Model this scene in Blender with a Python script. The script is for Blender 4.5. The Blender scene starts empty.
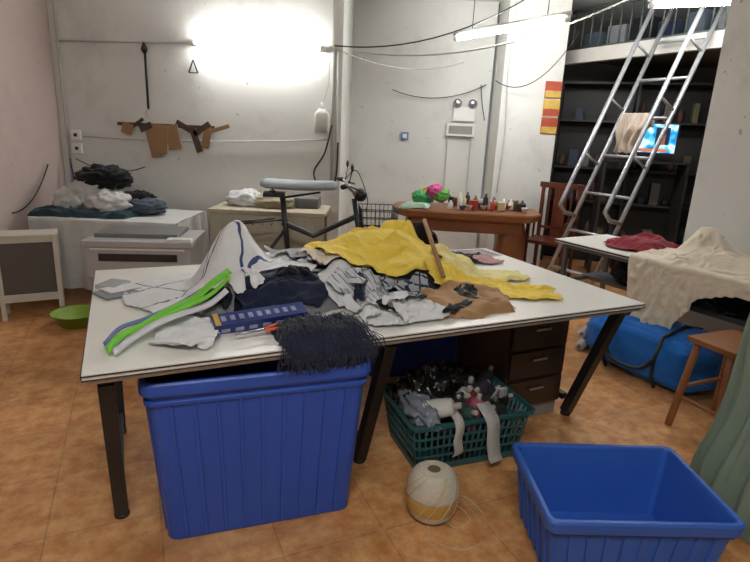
import bpy, math, random, time
import numpy as np
from mathutils import Vector, Matrix, noise
random.seed(7)
rnd=random.random
def uni(a,b): return a+(b-a)*rnd()
# ------------------------------------------------------------------ materials
def lin(hexs):
    h=hexs.lstrip('#'); o=[]
    for i in (0,2,4):
        c=int(h[i:i+2],16)/255
        o.append(c/12.92 if c<=.04045 else ((c+.055)/1.055)**2.4)
    return (o[0],o[1],o[2],1)
MC={}
def mat(name,col,rough=.6,metal=0,var=.12,scale=8,bump=0,bscale=60,emit=0,sheen=0,trans=0,spec=.5,stretch=None):
    if name in MC: return MC[name]
    m=bpy.data.materials.new(name); m.use_nodes=True; nt=m.node_tree; n=nt.nodes; l=nt.links
    b=n["Principled BSDF"]; c=lin(col) if isinstance(col,str) else col
    tc=n.new("ShaderNodeTexCoord"); src=tc.outputs["Object"]
    if stretch:
        mp=n.new("ShaderNodeMapping"); mp.inputs["Scale"].default_value=stretch; l.new(src,mp.inputs["Vector"]); src=mp.outputs["Vector"]
    nz=n.new("ShaderNodeTexNoise"); nz.inputs["Scale"].default_value=scale; nz.inputs["Detail"].default_value=5
    l.new(src,nz.inputs["Vector"])
    mx=n.new("ShaderNodeMix"); mx.data_type='RGBA'
    mx.inputs["A"].default_value=tuple(v*(1-var) for v in c[:3])+(1,)
    mx.inputs["B"].default_value=tuple(min(1,v*(1+var)) for v in c[:3])+(1,)
    l.new(nz.outputs["Fac"],mx.inputs["Factor"]); l.new(mx.outputs["Result"],b.inputs["Base Color"])
    b.inputs["Roughness"].default_value=rough; b.inputs["Metallic"].default_value=metal
    b.inputs["Specular IOR Level"].default_value=spec
    if sheen: b.inputs["Sheen Weight"].default_value=sheen
    if trans: b.inputs["Transmission Weight"].default_value=trans
    if bump:
        n2=n.new("ShaderNodeTexNoise"); n2.inputs["Scale"].default_value=bscale; n2.inputs["Detail"].default_value=4
        l.new(src,n2.inputs["Vector"])
        bp=n.new("ShaderNodeBump"); bp.inputs["Strength"].default_value=bump; bp.inputs["Distance"].default_value=.01
        l.new(n2.outputs["Fac"],bp.inputs["Height"]); l.new(bp.outputs["Normal"],b.inputs["Normal"])
    if emit:
        b.inputs["Emission Color"].default_value=c; b.inputs["Emission Strength"].default_value=emit
    MC[name]=m; return m
def fab(name,col,var=.18): return mat(name,col,.9,0,var,14,.35,55,sheen=.15,spec=.2)
def striped(name,col,scol,lines,rough=.85,warp=.02):
    """fabric with printed lines; lines = [(nx,ny,nz,period,width,offset)] in object space"""
    m=fab(name,col,.1); nt=m.node_tree; n=nt.nodes; l=nt.links; b=n["Principled BSDF"]; b.inputs["Roughness"].default_value=rough
    cur=b.inputs["Base Color"].links[0].from_socket
    tc=n.new("ShaderNodeTexCoord"); nz=n.new("ShaderNodeTexNoise"); nz.inputs["Scale"].default_value=5; l.new(tc.outputs["Object"],nz.inputs["Vector"])
    sc=n.new("ShaderNodeVectorMath"); sc.operation='SCALE'; sc.inputs["Scale"].default_value=warp; l.new(nz.outputs["Color"],sc.inputs[0])
    ad=n.new("ShaderNodeVectorMath"); ad.operation='ADD'; l.new(tc.outputs["Object"],ad.inputs[0]); l.new(sc.outputs[0],ad.inputs[1])
    for nx,ny,nz_,per,wd,off in lines:
        dt=n.new("ShaderNodeVectorMath"); dt.operation='DOT_PRODUCT'; l.new(ad.outputs[0],dt.inputs[0]); dt.inputs[1].default_value=Vector((nx,ny,nz_)).normalized()
        a=n.new("ShaderNodeMath"); a.operation='ADD'; l.new(dt.outputs["Value"],a.inputs[0]); a.inputs[1].default_value=off+50*per
        md=n.new("ShaderNodeMath"); md.operation='MODULO'; l.new(a.outputs[0],md.inputs[0]); md.inputs[1].default_value=per
        lt=n.new("ShaderNodeMath"); lt.operation='LESS_THAN'; l.new(md.outputs[0],lt.inputs[0]); lt.inputs[1].default_value=wd
        mx=n.new("ShaderNodeMix"); mx.data_type='RGBA'; l.new(lt.outputs[0],mx.inputs["Factor"]); l.new(cur,mx.inputs["A"]); mx.inputs["B"].default_value=lin(scol); cur=mx.outputs["Result"]
    l.new(cur,b.inputs["Base Color"]); return m
# ------------------------------------------------------------------ mesh builder
class B:
    def __init__(s): s.v=[];s.f=[];s.mi=[];s.sm=[];s.mats=[];s.M=Matrix.Identity(4)
    def at(s,x=0,y=0,z=0,rz=0,rx=0,ry=0):
        s.M=Matrix.Translation((x,y,z))@Matrix.Rotation(rz,4,'Z')@Matrix.Rotation(ry,4,'Y')@Matrix.Rotation(rx,4,'X'); return s
    def add(s,vs,fs,m,smooth=False):
        o=len(s.v); s.v+=[tuple(s.M@Vector(p)) for p in vs]
        if m not in s.mats: s.mats.append(m)
        k=s.mats.index(m)
        for f in fs: s.f.append([i+o for i in f]); s.mi.append(k); s.sm.append(smooth)
    def box(s,c,d,m,rz=0,rx=0,ry=0):
        L=Matrix.Translation(c)@Matrix.Rotation(rz,4,'Z')@Matrix.Rotation(ry,4,'Y')@Matrix.Rotation(rx,4,'X')
        vs=[L@Vector((x*d[0]/2,y*d[1]/2,z*d[2]/2)) for x in(-1,1) for y in(-1,1) for z in(-1,1)]
        s.add(vs,[(0,1,3,2),(4,6,7,5),(0,4,5,1),(2,3,7,6),(0,2,6,4),(1,5,7,3)],m)
    def tube(s,pts,r,m,seg=8,closed=False,r2=None):
        pts=[Vector(p) for p in pts]; n=len(pts); vs=[];fs=[]; up=None
        for i,p in enumerate(pts):
            a=pts[(i-1)%n] if (closed or i>0) else p; b=pts[(i+1)%n] if (closed or i<n-1) else p
            t=(b-a).normalized() if (b-a).length>1e-9 else Vector((0,0,1))
            if up is None: up=t.orthogonal().normalized()
            up=(up-t*up.dot(t)); up=up.normalized() if up.length>1e-6 else t.orthogonal().normalized()
            sd=t.cross(up); rr=r if r2 is None else r+(r2-r)*i/max(1,n-1)
            for k in range(seg):
                an=2*math.pi*k/seg; vs.append(p+(up*math.cos(an)+sd*math.sin(an))*rr)
        for i in range(n if closed else n-1):
            j=(i+1)%n
            for k in range(seg):
                k2=(k+1)%seg; fs.append((i*seg+k,i*seg+k2,j*seg+k2,j*seg+k))
        if not closed: fs.append(tuple(range(seg))[::-1]); fs.append(tuple((n-1)*seg+k for k in range(seg)))
        s.add(vs,fs,m,True)
    def lathe(s,prof,m,seg=20,c=(0,0,0),L=None):
        L=L or Matrix.Identity(4); vs=[];fs=[]; n=len(prof)
        for r,z in prof:
            for k in range(seg):
                a=2*math.pi*k/seg; vs.append(Vector(c)+L@Vector((r*math.cos(a),r*math.sin(a),z)))
        for i in range(n-1):
            for k in range(seg):
                k2=(k+1)%seg; fs.append((i*seg+k,i*seg+k2,(i+1)*seg+k2,(i+1)*seg+k))
        fs.append(tuple(range(seg))[::-1]); fs.append(tuple((n-1)*seg+k for k in range(seg)))
        s.add(vs,fs,m,True)
    def loft(s,rings,m,cap0=False,cap1=False,smooth=False):
        vs=[];fs=[];n=len(rings[0])
        for r in rings: vs+=r
        for i in range(len(rings)-1):
            for k in range(n):
                k2=(k+1)%n; fs.append((i*n+k,i*n+k2,(i+1)*n+k2,(i+1)*n+k))
        if cap0: fs.append(tuple(range(n))[::-1])
        if cap1: fs.append(tuple((len(rings)-1)*n+k for k in range(n)))
        s.add(vs,fs,m,smooth)
    def grid(s,fn,nu,nv,m,smooth=True,wrap=False):
        vs=[fn(i/(nu-1 if not wrap else nu),j/(nv-1)) for j in range(nv) for i in range(nu)]; fs=[]
        for j in range(nv-1):
            for i in range(nu if wrap else nu-1):
                i2=(i+1)%nu; fs.append((j*nu+i,j*nu+i2,(j+1)*nu+i2,(j+1)*nu+i))
        s.add(vs,fs,m,smooth)
    def blob(s,c,d,m,seed=0,amp=.15,fr=2.5,pw=1.0,seg=28,zmin=None):
        def fn(a,b):
            th=2*math.pi*a; ph=math.pi*(b-.5)
            def sp(x): return math.copysign(abs(x)**pw,x)
            v=Vector((sp(math.cos(ph))*sp(math.cos(th)),sp(math.cos(ph))*sp(math.sin(th)),sp(math.sin(ph))))
            q=v*fr+Vector((seed*3.1,seed*1.7,0))
            k=1+amp*(noise.noise(q)+.6*(1-2*abs(noise.noise(q*2.1)))+.3*(1-2*abs(noise.noise(q*4.3))))
            p=Vector((v.x*d[0]*k,v.y*d[1]*k,v.z*d[2]*k))+Vector(c)
            if zmin is not None: p.z=max(p.z,zmin)
            return p
        s.grid(fn,seg,seg//2+4,m,True,wrap=True)
    def ribbon(s,pts,w,m,side=(1,0,0)):
        side=Vector(side).normalized(); vs=[];fs=[]
        for p in pts: p=Vector(p); vs+=[p-side*w/2,p+side*w/2]
        for i in range(len(pts)-1): fs.append((2*i,2*i+1,2*i+3,2*i+2))
        s.add(vs,fs,m,True)
    def done(s,name,bevel=0,parent=None,solid=0,sub=0):
        me=bpy.data.meshes.new(name); me.from_pydata(s.v,[],s.f)
        for m in s.mats: me.materials.append(m)
        me.polygons.foreach_set("material_index",s.mi); me.polygons.foreach_set("use_smooth",s.sm); me.update()
        o=bpy.data.objects.new(name,me); bpy.context.collection.objects.link(o)
        if solid:
            k=o.modifiers.new("solid",'SOLIDIFY'); k.thickness=solid
        if bevel:
            k=o.modifiers.new("bevel",'BEVEL'); k.width=bevel; k.segments=2; k.limit_method='ANGLE'; k.angle_limit=.7
        if sub:
            k=o.modifiers.new("sub",'SUBSURF'); k.levels=sub; k.render_levels=sub
        if parent: o.parent=parent
        return o
def empty(name):
    o=bpy.data.objects.new(name,None); bpy.context.collection.objects.link(o); return o
def catenary(a,b,sag,n=12):
    a=Vector(a);b=Vector(b); return [a.lerp(b,i/n)+Vector((0,0,-sag*4*(i/n)*(1-i/n))) for i in range(n+1)]
def smooth_pts(P,n=6):
    P=[Vector(p) for p in P]; out=[]
    for i in range(len(P)-1):
        p0=P[max(0,i-1)];p1=P[i];p2=P[i+1];p3=P[min(len(P)-1,i+2)]
        for k in range(n):
            t=k/n; out.append(.5*((2*p1)+(-p0+p2)*t+(2*p0-5*p1+4*p2-p3)*t*t+(-p0+3*p1-3*p2+p3)*t**3))
    out.append(P[-1]); return out
# ------------------------------------------------------------------ cloth piles (built first; simulated sheets are frozen to plain meshes)
class Surf:
    def __init__(s,o,du,dv,L,D,z):
        s.o=o;s.du=du;s.dv=dv;s.L=L;s.D=D;s.z=z
        s.hm=np.zeros((int(L*100)+60,int(D*100)+60))
    def idx(s,u,v): return (min(max(int(round(u*100))+30,0),s.hm.shape[0]-1),min(max(int(round(v*100))+30,0),s.hm.shape[1]-1))
    def h(s,u,v):
        fu=min(max(u*100+30,0),s.hm.shape[0]-1.001); fv=min(max(v*100+30,0),s.hm.shape[1]-1.001)
        i=int(fu);j=int(fv);a=fu-i;b=fv-j; m=s.hm
        return m[i,j]*(1-a)*(1-b)+m[i+1,j]*a*(1-b)+m[i,j+1]*(1-a)*b+m[i+1,j+1]*a*b
    def w(s,u,v,z): p=s.o+s.du*u+s.dv*v; return Vector((p.x,p.y,z))
    def uv(s,p):
        r=Vector((p.x,p.y))-s.o; return r.dot(s.du),r.dot(s.dv)
def blur(a,k=2):
    for _ in range(k):
        p=np.pad(a,1,mode='edge'); a=(p[1:-1,1:-1]*2+p[:-2,1:-1]+p[2:,1:-1]+p[1:-1,:-2]+p[1:-1,2:])/6
    return a
def pdist(P,u,v):
    ins=False; best=9; n=len(P)
    for i in range(n):
        x1,y1=P[i];x2,y2=P[(i+1)%n]
        if (y1>v)!=(y2>v) and u<(x2-x1)*(v-y1)/(y2-y1)+x1: ins=not ins
        dx=x2-x1;dy=y2-y1;L=dx*dx+dy*dy; t=max(0,min(1,((u-x1)*dx+(v-y1)*dy)/L)) if L else 0
        best=min(best,math.hypot(u-x1-t*dx,v-y1-t*dy))
    return best if ins else -best
def cloth(S,name,P,h,m,seed=1,w=.08,fold=.025,ff=9,ang=0,st=3,step=.009,peaks=(),jit=.03,parent=None):
    us=[p[0] for p in P];vs=[p[1] for p in P]; u0=min(us)-.04;u1=max(us)+.04;v0=min(vs)-.04;v1=max(vs)+.04
    nu=int((u1-u0)/step)+1;nv=int((v1-v0)/step)+1; ca,sa=math.cos(ang),math.sin(ang)
    old=S.hm; S.hm=blur(S.hm,4)
    zz={};verts=[];ids={}
    for i in range(nu):
        for j in range(nv):
            u=u0+i*step;v=v0+j*step
            d=pdist(P,u,v)+jit*noise.noise(Vector((u*7,v*7,seed*5.3)))
            if d<-step*.9: continue
            snap=d<0; d=max(d,0)
            e=min(1,d/w); e=e*(2-e)
            hh=h
            for pu,pv,ph,pr_ in peaks: hh+=ph*math.exp(-((u-pu)**2+(v-pv)**2)/(pr_*pr_))
            lw=Vector((u*2.6+seed,v*2.6,seed*.7)); wa=noise.noise(lw)*.28; wb=noise.noise(lw+Vector((7,3,1)))*.28
            uu=u+wa;vv_=v+wb
            q1=Vector(((uu*ca+vv_*sa)*ff/st,(-uu*sa+vv_*ca)*ff,seed*7.7))
            rg=(1-abs(noise.noise(q1))*1.9); rg=rg*abs(rg)
            rg2=(1-abs(noise.noise(q1*2.1+Vector((3,5,1))))*1.9); rg2*=abs(rg2)
            rg3=noise.noise(Vector((u*34,v*34,seed)))
            base_z=S.h(u,max(v,0))
            fe=min(1,d/(w*.35)+.12)
            own=e*hh*(.8+.35*noise.noise(Vector((u*4,v*4,seed*2.1))))+fe*fold*(.65*rg+.42*rg2+.12*rg3+.12)
            z=base_z+max(.004,own)
            if snap: z=base_z+.001
            du=.014*noise.noise(q1*1.7+Vector((0,9,0)));dv=.014*noise.noise(q1*1.7+Vector((9,0,0)))
            if v>=0:
                p=S.w(u+du,max(v+dv*min(1,v*20),0),S.z+z)
                if not snap: zz[(i,j)]=z
            else:
                dd=-v; out=-.008-.014*(1+rg)*min(1,dd*12)
                zt=S.z+.004+ (S.h(u,0)+own)*max(0,1-dd/.05)*.6-dd
                p=S.w(u+du,out,min(zt,S.z+S.h(u,0)+own))
            ids[(i,j)]=len(verts); verts.append(p)
    fs=[]
    for (i,j) in ids:
        k=[ids.get((i,j)),ids.get((i+1,j)),ids.get((i+1,j+1)),ids.get((i,j+1))]
        if None not in k: fs.append(k)
        elif sum(x is not None for x in k)==3: fs.append([x for x in k if x is not None])
    q=B(); q.add(verts,fs,m,True)
    o=q.done(name,sub=1,parent=parent)
    S.hm=old
    for (i,j),z in zz.items():
        a,b=S.idx(u0+i*step,v0+j*step); S.hm[a,b]=max(S.hm[a,b],z+.003)
    return o
T0=time.time()
def collider(S):
    st=.018; nu=int(S.L/st)+1; nv=int(S.D/st)+1; hm=blur(S.hm,1); keep=S.hm; S.hm=hm; vs=[];fs=[];g={}
    for i in range(-1,nu+1):
        for j in range(-1,nv+1):
            u=min(max(i,0),nu-1)*S.L/(nu-1); v=min(max(j,0),nv-1)*S.D/(nv-1)
            edge=i in(-1,nu) or j in(-1,nv)
            g[(i,j)]=len(vs); vs.append(S.w(u,v,S.z+S.h(u,v)+.001 if not edge else S.z-.6))
    for i in range(-1,nu):
        for j in range(-1,nv): fs.append((g[(i,j)],g[(i+1,j)],g[(i+1,j+1)],g[(i,j+1)]))
    S.hm=keep
    me=bpy.data.meshes.new("col"); me.from_pydata(vs,[],fs); me.update()
    if sum(p.normal.z*p.area for p in me.polygons)<0: me.flip_normals()
    o=bpy.data.objects.new("col",me); bpy.context.collection.objects.link(o)
    o.modifiers.new("c",'COLLISION'); o.collision.thickness_outer=.004; o.collision.thickness_inner=.05; o.collision.cloth_friction=30; o.collision.damping=.6
    return o
def sheet(S,name,m,cu,cv,w,h,ang,seed,frames=24,wr=.03,fr=9,step=.0125,parent=None,P=None,rag=.16,lift=.03):
    sc=bpy.context.scene; sc.frame_set(1)
    nu=int(w/step);nv=int(h/step); ca,sa=math.cos(ang),math.sin(ang); sm=blur(S.hm,8); keep=S.hm; S.hm=sm
    ids={};vs=[]
    for i in range(nu+1):
        for j in range(nv+1):
            a=(i/nu-.5);b=(j/nv-.5)
            if P is None:
                ra=(abs(2*a)**3.2+abs(2*b)**3.2)**(1/3.2)
                if ra>1.0-rag*(.5+noise.noise(Vector((math.atan2(b,a)*1.6,seed*3.3,ra*.5)))): continue
            x=a*w;y=b*h; u=cu+x*ca-y*sa; v=cv+x*sa+y*ca
            if P is not None and pdist(P,u,v)<0: continue
            q=Vector((x*fr*.45+seed*3.7,y*fr,seed*1.3)); q=q+Vector((noise.noise(q*.5)*1.2,noise.noise(q*.5+Vector((5,1,2)))*1.2,0))
            rg=(1-2.2*abs(noise.noise(q)))+.45*(1-2.2*abs(noise.noise(q*2.2)))+.2*noise.noise(q*5)
            hu=S.h(min(max(u,0),S.L),min(max(v,0),S.D))
            z=S.z+hu+lift+wr*max(-.9,rg)
            p=S.w(u+wr*.5*noise.noise(q*1.3+Vector((0,0,4))),v+wr*.5*noise.noise(q*1.3+Vector((0,0,9))),z)
            ids[(i,j)]=len(vs); vs.append(p)
    S.hm=keep
    fs=[]
    for (i,j) in ids:
        k=[ids.get((i,j)),ids.get((i+1,j)),ids.get((i+1,j+1)),ids.get((i,j+1))]
        if None not in k: fs.append(k)
        elif sum(x is not None for x in k)==3: fs.append([x for x in k if x is not None])
    used=sorted({i for f_ in fs for i in f_}); mp={o:n for n,o in enumerate(used)}
    vs=[vs[i] for i in used]; fs=[[mp[i] for i in f_] for f_ in fs]
    me=bpy.data.meshes.new(name); me.from_pydata(vs,[],fs); me.materials.append(m); me.update()
    o=bpy.data.objects.new(name,me); bpy.context.collection.objects.link(o)
    if time.time()-T0<300:
        col=collider(S)
        md=o.modifiers.new("cloth",'CLOTH'); cs=md.settings; cs.quality=5; cs.mass=.35; cs.air_damping=2; cs.tension_stiffness=12; cs.compression_stiffness=8; cs.shear_stiffness=5; cs.bending_stiffness=.35
        cs.tension_damping=8; cs.compression_damping=8
        md.collision_settings.use_collision=True; md.collision_settings.distance_min=.004; md.collision_settings.collision_quality=3; md.collision_settings.use_self_collision=False; md.collision_settings.friction=20
        md.point_cache.frame_start=1; md.point_cache.frame_end=frames+2
        for k in range(2,frames+1): sc.frame_set(k)
        dg=bpy.context.evaluated_depsgraph_get(); ev=o.evaluated_get(dg); m2=bpy.data.meshes.new_from_object(ev)
        o.modifiers.clear()
        bad=any((not math.isfinite(v.co.x)) or v.co.z<.02 for v in m2.vertices)
        if not bad: o.data=m2
        c=col.data; bpy.data.objects.remove(col); bpy.data.meshes.remove(c)
        print(name,"sim bad" if bad else "ok",round(time.time()-T0,1))
    me=o.data; me.polygons.foreach_set("use_smooth",[True]*len(me.polygons))
    for v in me.vertices:
        u_,v_=S.uv(v.co)
        if -.02<=u_<=S.L and -.005<=v_<=S.D:
            zz=v.co.z-S.z+.004; a,b=S.idx(u_,v_)
            for da in (0,1):
                for db in (0,1):
                    if a+da<S.hm.shape[0] and b+db<S.hm.shape[1]: S.hm[a+da,b+db]=max(S.hm[a+da,b+db],zz)
    k=o.modifiers.new("solid",'SOLIDIFY'); k.thickness=.0025; k.offset=1
    k=o.modifiers.new("sub",'SUBSURF'); k.levels=1; k.render_levels=1
    if parent: o.parent=parent
    sc.frame_set(1)
    return o
TA=Vector((-.87,1.48)); a1=math.atan2(1.04,2.19); TU=Vector((math.cos(a1),math.sin(a1))); TV=Vector((-TU.y,TU.x))
S1=Surf(TA,TU,TV,2.42,1.31,.759)
FP=empty("fabric_pile")
c_grey=fab("cloth_grey",'77777b'); c_white=fab("cloth_white",'d3d4d6',.1); c_navy=fab("cloth_navy",'182036',.3); c_black=fab("cloth_black",'141418',.3)
c_yel=fab("cloth_yellow",'ecd05a',.1); c_yel2=fab("cloth_pale_yellow",'e8dd98',.1); c_brown=mat("kraft_paper",'a07a52',.7,var=.15); c_mar=fab("cloth_maroon",'3a1f2a'); c_slate=fab("cloth_slate",'4a5360')
c_cream=fab("cloth_cream",'d8cebb',.08); c_lime=fab("lime_strap",'72c23a',.1); c_taupe=fab("cloth_taupe",'8b8378'); c_pink=fab("cloth_pink",'b98f90'); c_lg=fab("cloth_lightgrey",'b0b0b4')
c_sack=striped("sack_film",'d9dadc','3d4a70',[(.8,-.5,.35,.21,.008,.03),(.3,.8,-.6,.30,.008,.10)],rough=.38,warp=.05)
c_shirt=striped("cloth_striped_shirt",'c4c6ca','4a4d58',[(.7,.6,.3,.034,.005,0)],warp=.03)
c_shirt2=striped("cloth_check_shirt",'9fa3aa','2c3040',[(.2,.9,.3,.05,.012,0),(.9,-.2,.2,.05,.008,0)],warp=.03)
cloth(S1,"grey_base",[(.46,.40),(.8,.30),(1.1,.40),(1.25,.8),(1.15,1.1),(.75,1.12),(.5,.9)],.10,c_grey,2,.20,.03,parent=FP)
cloth(S1,"slate_base",[(1.0,.55),(1.5,.48),(1.9,.62),(2.05,.98),(1.6,1.15),(1.1,1.12)],.08,c_slate,4,.17,.03,parent=FP)
cloth(S1,"sack_stuffing",[(.38,.68),(.52,.60),(.74,.68),(.80,.92),(.62,1.04),(.44,.96)],.07,c_sack,7,.13,.02,peaks=((.60,.84,.17,.12),),parent=FP)
cloth(S1,"yellow_stuffing",[(1.10,.78),(1.3,.68),(1.60,.72),(1.66,.95),(1.45,1.1),(1.16,1.06)],.06,c_yel,12,.13,.02,peaks=((1.30,.92,.08,.15),(1.5,.85,.04,.12)),parent=FP)
cloth(S1,"black_roll",[(1.46,1.0),(1.84,1.0),(1.88,1.2),(1.46,1.22)],.21,c_black,6,.10,.03,parent=FP)
sheet(S1,"maroon_cloth",c_mar,2.00,1.04,.46,.30,.1,5,frames=14,wr=.045,parent=FP)
sheet(S1,"pink_cloth",c_pink,2.16,.94,.22,.16,.2,55,frames=14,parent=FP)
for k,(cu,cv,w,h,a,c) in enumerate(((.95,1.0,.40,.30,.4,c_lg),(.62,.48,.36,.26,.2,c_black),(1.62,.86,.40,.32,.5,c_white),(1.05,.50,.40,.28,1.0,c_white),(1.50,.58,.36,.24,2.2,c_black),(.86,.72,.34,.26,1.4,c_lg))):
    sheet(S1,"garment_%d"%k,c,cu,cv,w,h,a,60+k,frames=12,wr=.045,step=.014,parent=FP)
sheet(S1,"white_sack",c_sack,.53,.77,.84,.76,.35,7,frames=20,wr=.04,fr=5,parent=FP,rag=.10)
sheet(S1,"light_grey_cloth",c_lg,.99,.86,.44,.44,.8,9,frames=18,parent=FP,wr=.055)
sheet(S1,"cream_cloth",c_cream,1.06,.74,.36,.28,.3,81,frames=16,parent=FP,wr=.045)
sheet(S1,"navy_cloth",c_navy,.72,.46,.44,.30,.15,10,frames=16,parent=FP,wr=.06)
sheet(S1,"taupe_cloth",c_taupe,.52,.48,.24,.16,.4,90,frames=14,parent=FP)
sheet(S1,"striped_shirt",c_shirt,1.13,.46,.42,.34,.6,11,frames=16,parent=FP,wr=.055)
sheet(S1,"slate_shirt",c_shirt2,1.36,.48,.32,.22,.2,91,frames=16,parent=FP,wr=.045)
sheet(S1,"yellow_cloth",c_yel,1.38,.84,.84,.60,.12,12,frames=18,wr=.06,fr=8,parent=FP,rag=.12)
sheet(S1,"pale_yellow_cloth",c_yel2,1.90,.66,.60,.28,-.35,83,frames=18,parent=FP,wr=.04,fr=8)
sheet(S1,"yellow_tongue",c_yel,1.80,.42,.80,.30,-.62,13,frames=18,wr=.05,fr=8,parent=FP,rag=.12)
cloth(S1,"kraft_paper_pattern",[(1.34,.12),(1.5,.06),(1.70,.10),(1.80,.30),(1.68,.46),(1.42,.42)],.015,c_brown,14,.05,.04,ff=5,ang=1.2,step=.014,st=2,parent=FP)
cloth(S1,"kraft_paper_piece",[(1.58,.14),(1.74,.12),(1.80,.26),(1.66,.30)],.012,c_brown,85,.03,.025,ff=5,step=.012,parent=FP)
sheet(S1,"black_scrap",c_black,1.60,.32,.24,.14,1.0,84,frames=12,parent=FP,wr=.025,fr=14)
sheet(S1,"white_cloth_front",c_white,1.21,.20,.46,.30,.1,15,frames=16,parent=FP,wr=.06,fr=11)
sheet(S1,"white_cloth_left",c_white,.33,.26,.30,.40,-.2,16,frames=16,parent=FP,wr=.06,fr=11)
sheet(S1,"grey_cloth_left",c_grey,.43,.41,.26,.16,.3,86,frames=14,parent=FP,wr=.04)
sp=[c_black,c_white,c_white,c_navy,c_black,c_white,c_black,c_shirt,c_white,c_black]
for k in range(13):
    cu=uni(.98,1.45);cv=uni(.12,.60)
    if k>8: cu=uni(.42,.85);cv=uni(.32,.55)
    sheet(S1,"scrap_%d"%k,sp[k%10],cu,cv,uni(.14,.26),uni(.06,.10),uni(0,3.1),120+k,frames=10,wr=.026,fr=18,step=.010,parent=FP,lift=.015)
cloth(S1,"navy_fringe_cloth",[(.66,-.04),(.8,-.06),(.90,-.04),(.96,.06),(.94,.24),(.78,.28),(.64,.2),(.62,.05)],.015,c_navy,17,.06,.03,ff=20,ang=1.5,st=5,parent=FP)
A2=Vector((1.41,4.23)); dr=Vector((.5,-.866)); dv2=Vector((.866,.5)); S2=Surf(A2,dr,dv2,1.8,.62,.762)
RF=empty("dark_red_fabric"); c_red=fab("cloth_red",'7a1f2c')
cloth(S2,"red_underlayer",[(.36,.2),(.66,.16),(.74,.5),(.42,.52)],.07,c_red,24,.12,.02,parent=RF)
sheet(S2,"red_sheet",c_red,.50,.32,.58,.46,.2,21,frames=16,wr=.06,fr=8,parent=RF)
CF=empty("cream_fabric")
cloth(S2,"cream_underlayer",[(.84,.06),(1.2,.04),(1.72,.08),(1.74,.5),(1.2,.58),(.86,.5)],.05,c_cream,22,.16,.03,peaks=((.95,.32,.20,.14),(1.18,.2,.06,.14)),parent=CF)
sheet(S2,"cream_sheet",c_cream,1.22,.12,1.25,1.2,0,23,frames=26,wr=.05,fr=6,step=.014,parent=CF,P=[(.66,.12),(.66,-.20),(.74,-.42),(1.02,-.42),(1.16,-.14),(1.4,-.08),(1.78,-.04),(1.80,.50),(1.2,.60),(.86,.56),(.70,.4)])
print("sim time",time.time()-T0)
bpy.context.scene.frame_set(1)
random.seed(11)
# ------------------------------------------------------------------ camera
f=540; th=math.atan(148/540); r=math.radians(2.6)
X=Vector((1,0,0)); F=Vector((0,math.cos(th),-math.sin(th))); U0=Vector((0,math.sin(th),math.cos(th)))
R=X*math.cos(r)+U0*math.sin(r); U=U0*math.cos(r)-X*math.sin(r)
cd=bpy.data.cameras.new("camera"); cam=bpy.data.objects.new("camera",cd); bpy.context.collection.objects.link(cam)
cd.sensor_width=36; cd.lens=36*f/750; cd.clip_start=.05
mw=Matrix((R,U,-F)).transposed().to_4x4(); mw.translation=(0,0,1.5); cam.matrix_world=mw
bpy.context.scene.camera=cam
# ------------------------------------------------------------------ room
def wallmat(name,col,dirt):
    m=mat(name,col,.75,0,.05,2.5,.12,35); nt=m.node_tree; n=nt.nodes; l=nt.links; b=n["Principled BSDF"]
    old=b.inputs["Base Color"].links[0].from_socket
    tc=n.new("ShaderNodeTexCoord")
    nz=n.new("ShaderNodeTexNoise"); nz.inputs["Scale"].default_value=1.7; nz.inputs["Detail"].default_value=8; nz.inputs["Roughness"].default_value=.7
    l.new(tc.outputs["Object"],nz.inputs["Vector"])
    cr=n.new("ShaderNodeValToRGB"); cr.color_ramp.elements[0].position=.52; cr.color_ramp.elements[1].position=.78
    l.new(nz.outputs["Fac"],cr.inputs["Fac"])
    ml=n.new("ShaderNodeMath"); ml.operation='MULTIPLY'; ml.inputs[1].default_value=dirt; l.new(cr.outputs["Color"],ml.inputs[0])
    mx=n.new("ShaderNodeMix"); mx.data_type='RGBA'; l.new(ml.outputs[0],mx.inputs["Factor"]); l.new(old,mx.inputs["A"]); mx.inputs["B"].default_value=lin('8f8b82')
    n3=n.new("ShaderNodeTexNoise"); n3.inputs["Scale"].default_value=14; n3.inputs["Detail"].default_value=6; l.new(tc.outputs["Object"],n3.inputs["Vector"])
    c3_=n.new("ShaderNodeValToRGB"); c3_.color_ramp.elements[0].position=.70; c3_.color_ramp.elements[1].position=.74; c3_.color_ramp.elements[1].color=(.55,.55,.55,1); l.new(n3.outputs["Fac"],c3_.inputs["Fac"])
    m4=n.new("ShaderNodeMix"); m4.data_type='RGBA'; l.new(c3_.outputs["Color"],m4.inputs["Factor"]); l.new(mx.outputs["Result"],m4.inputs["A"]); m4.inputs["B"].default_value=lin('6f665a')
    l.new(m4.outputs["Result"],b.inputs["Base Color"]); return m
M_wall=wallmat("wall_plaster",'d3d3cf',.45); M_wallL=wallmat("wall_plaster_left",'c9b6b0',.4); M_ceil=mat("ceiling_paint",'c6c6c3',.9)
M_dark=mat("loft_shade_paint",'5e5a53',.8)
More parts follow.
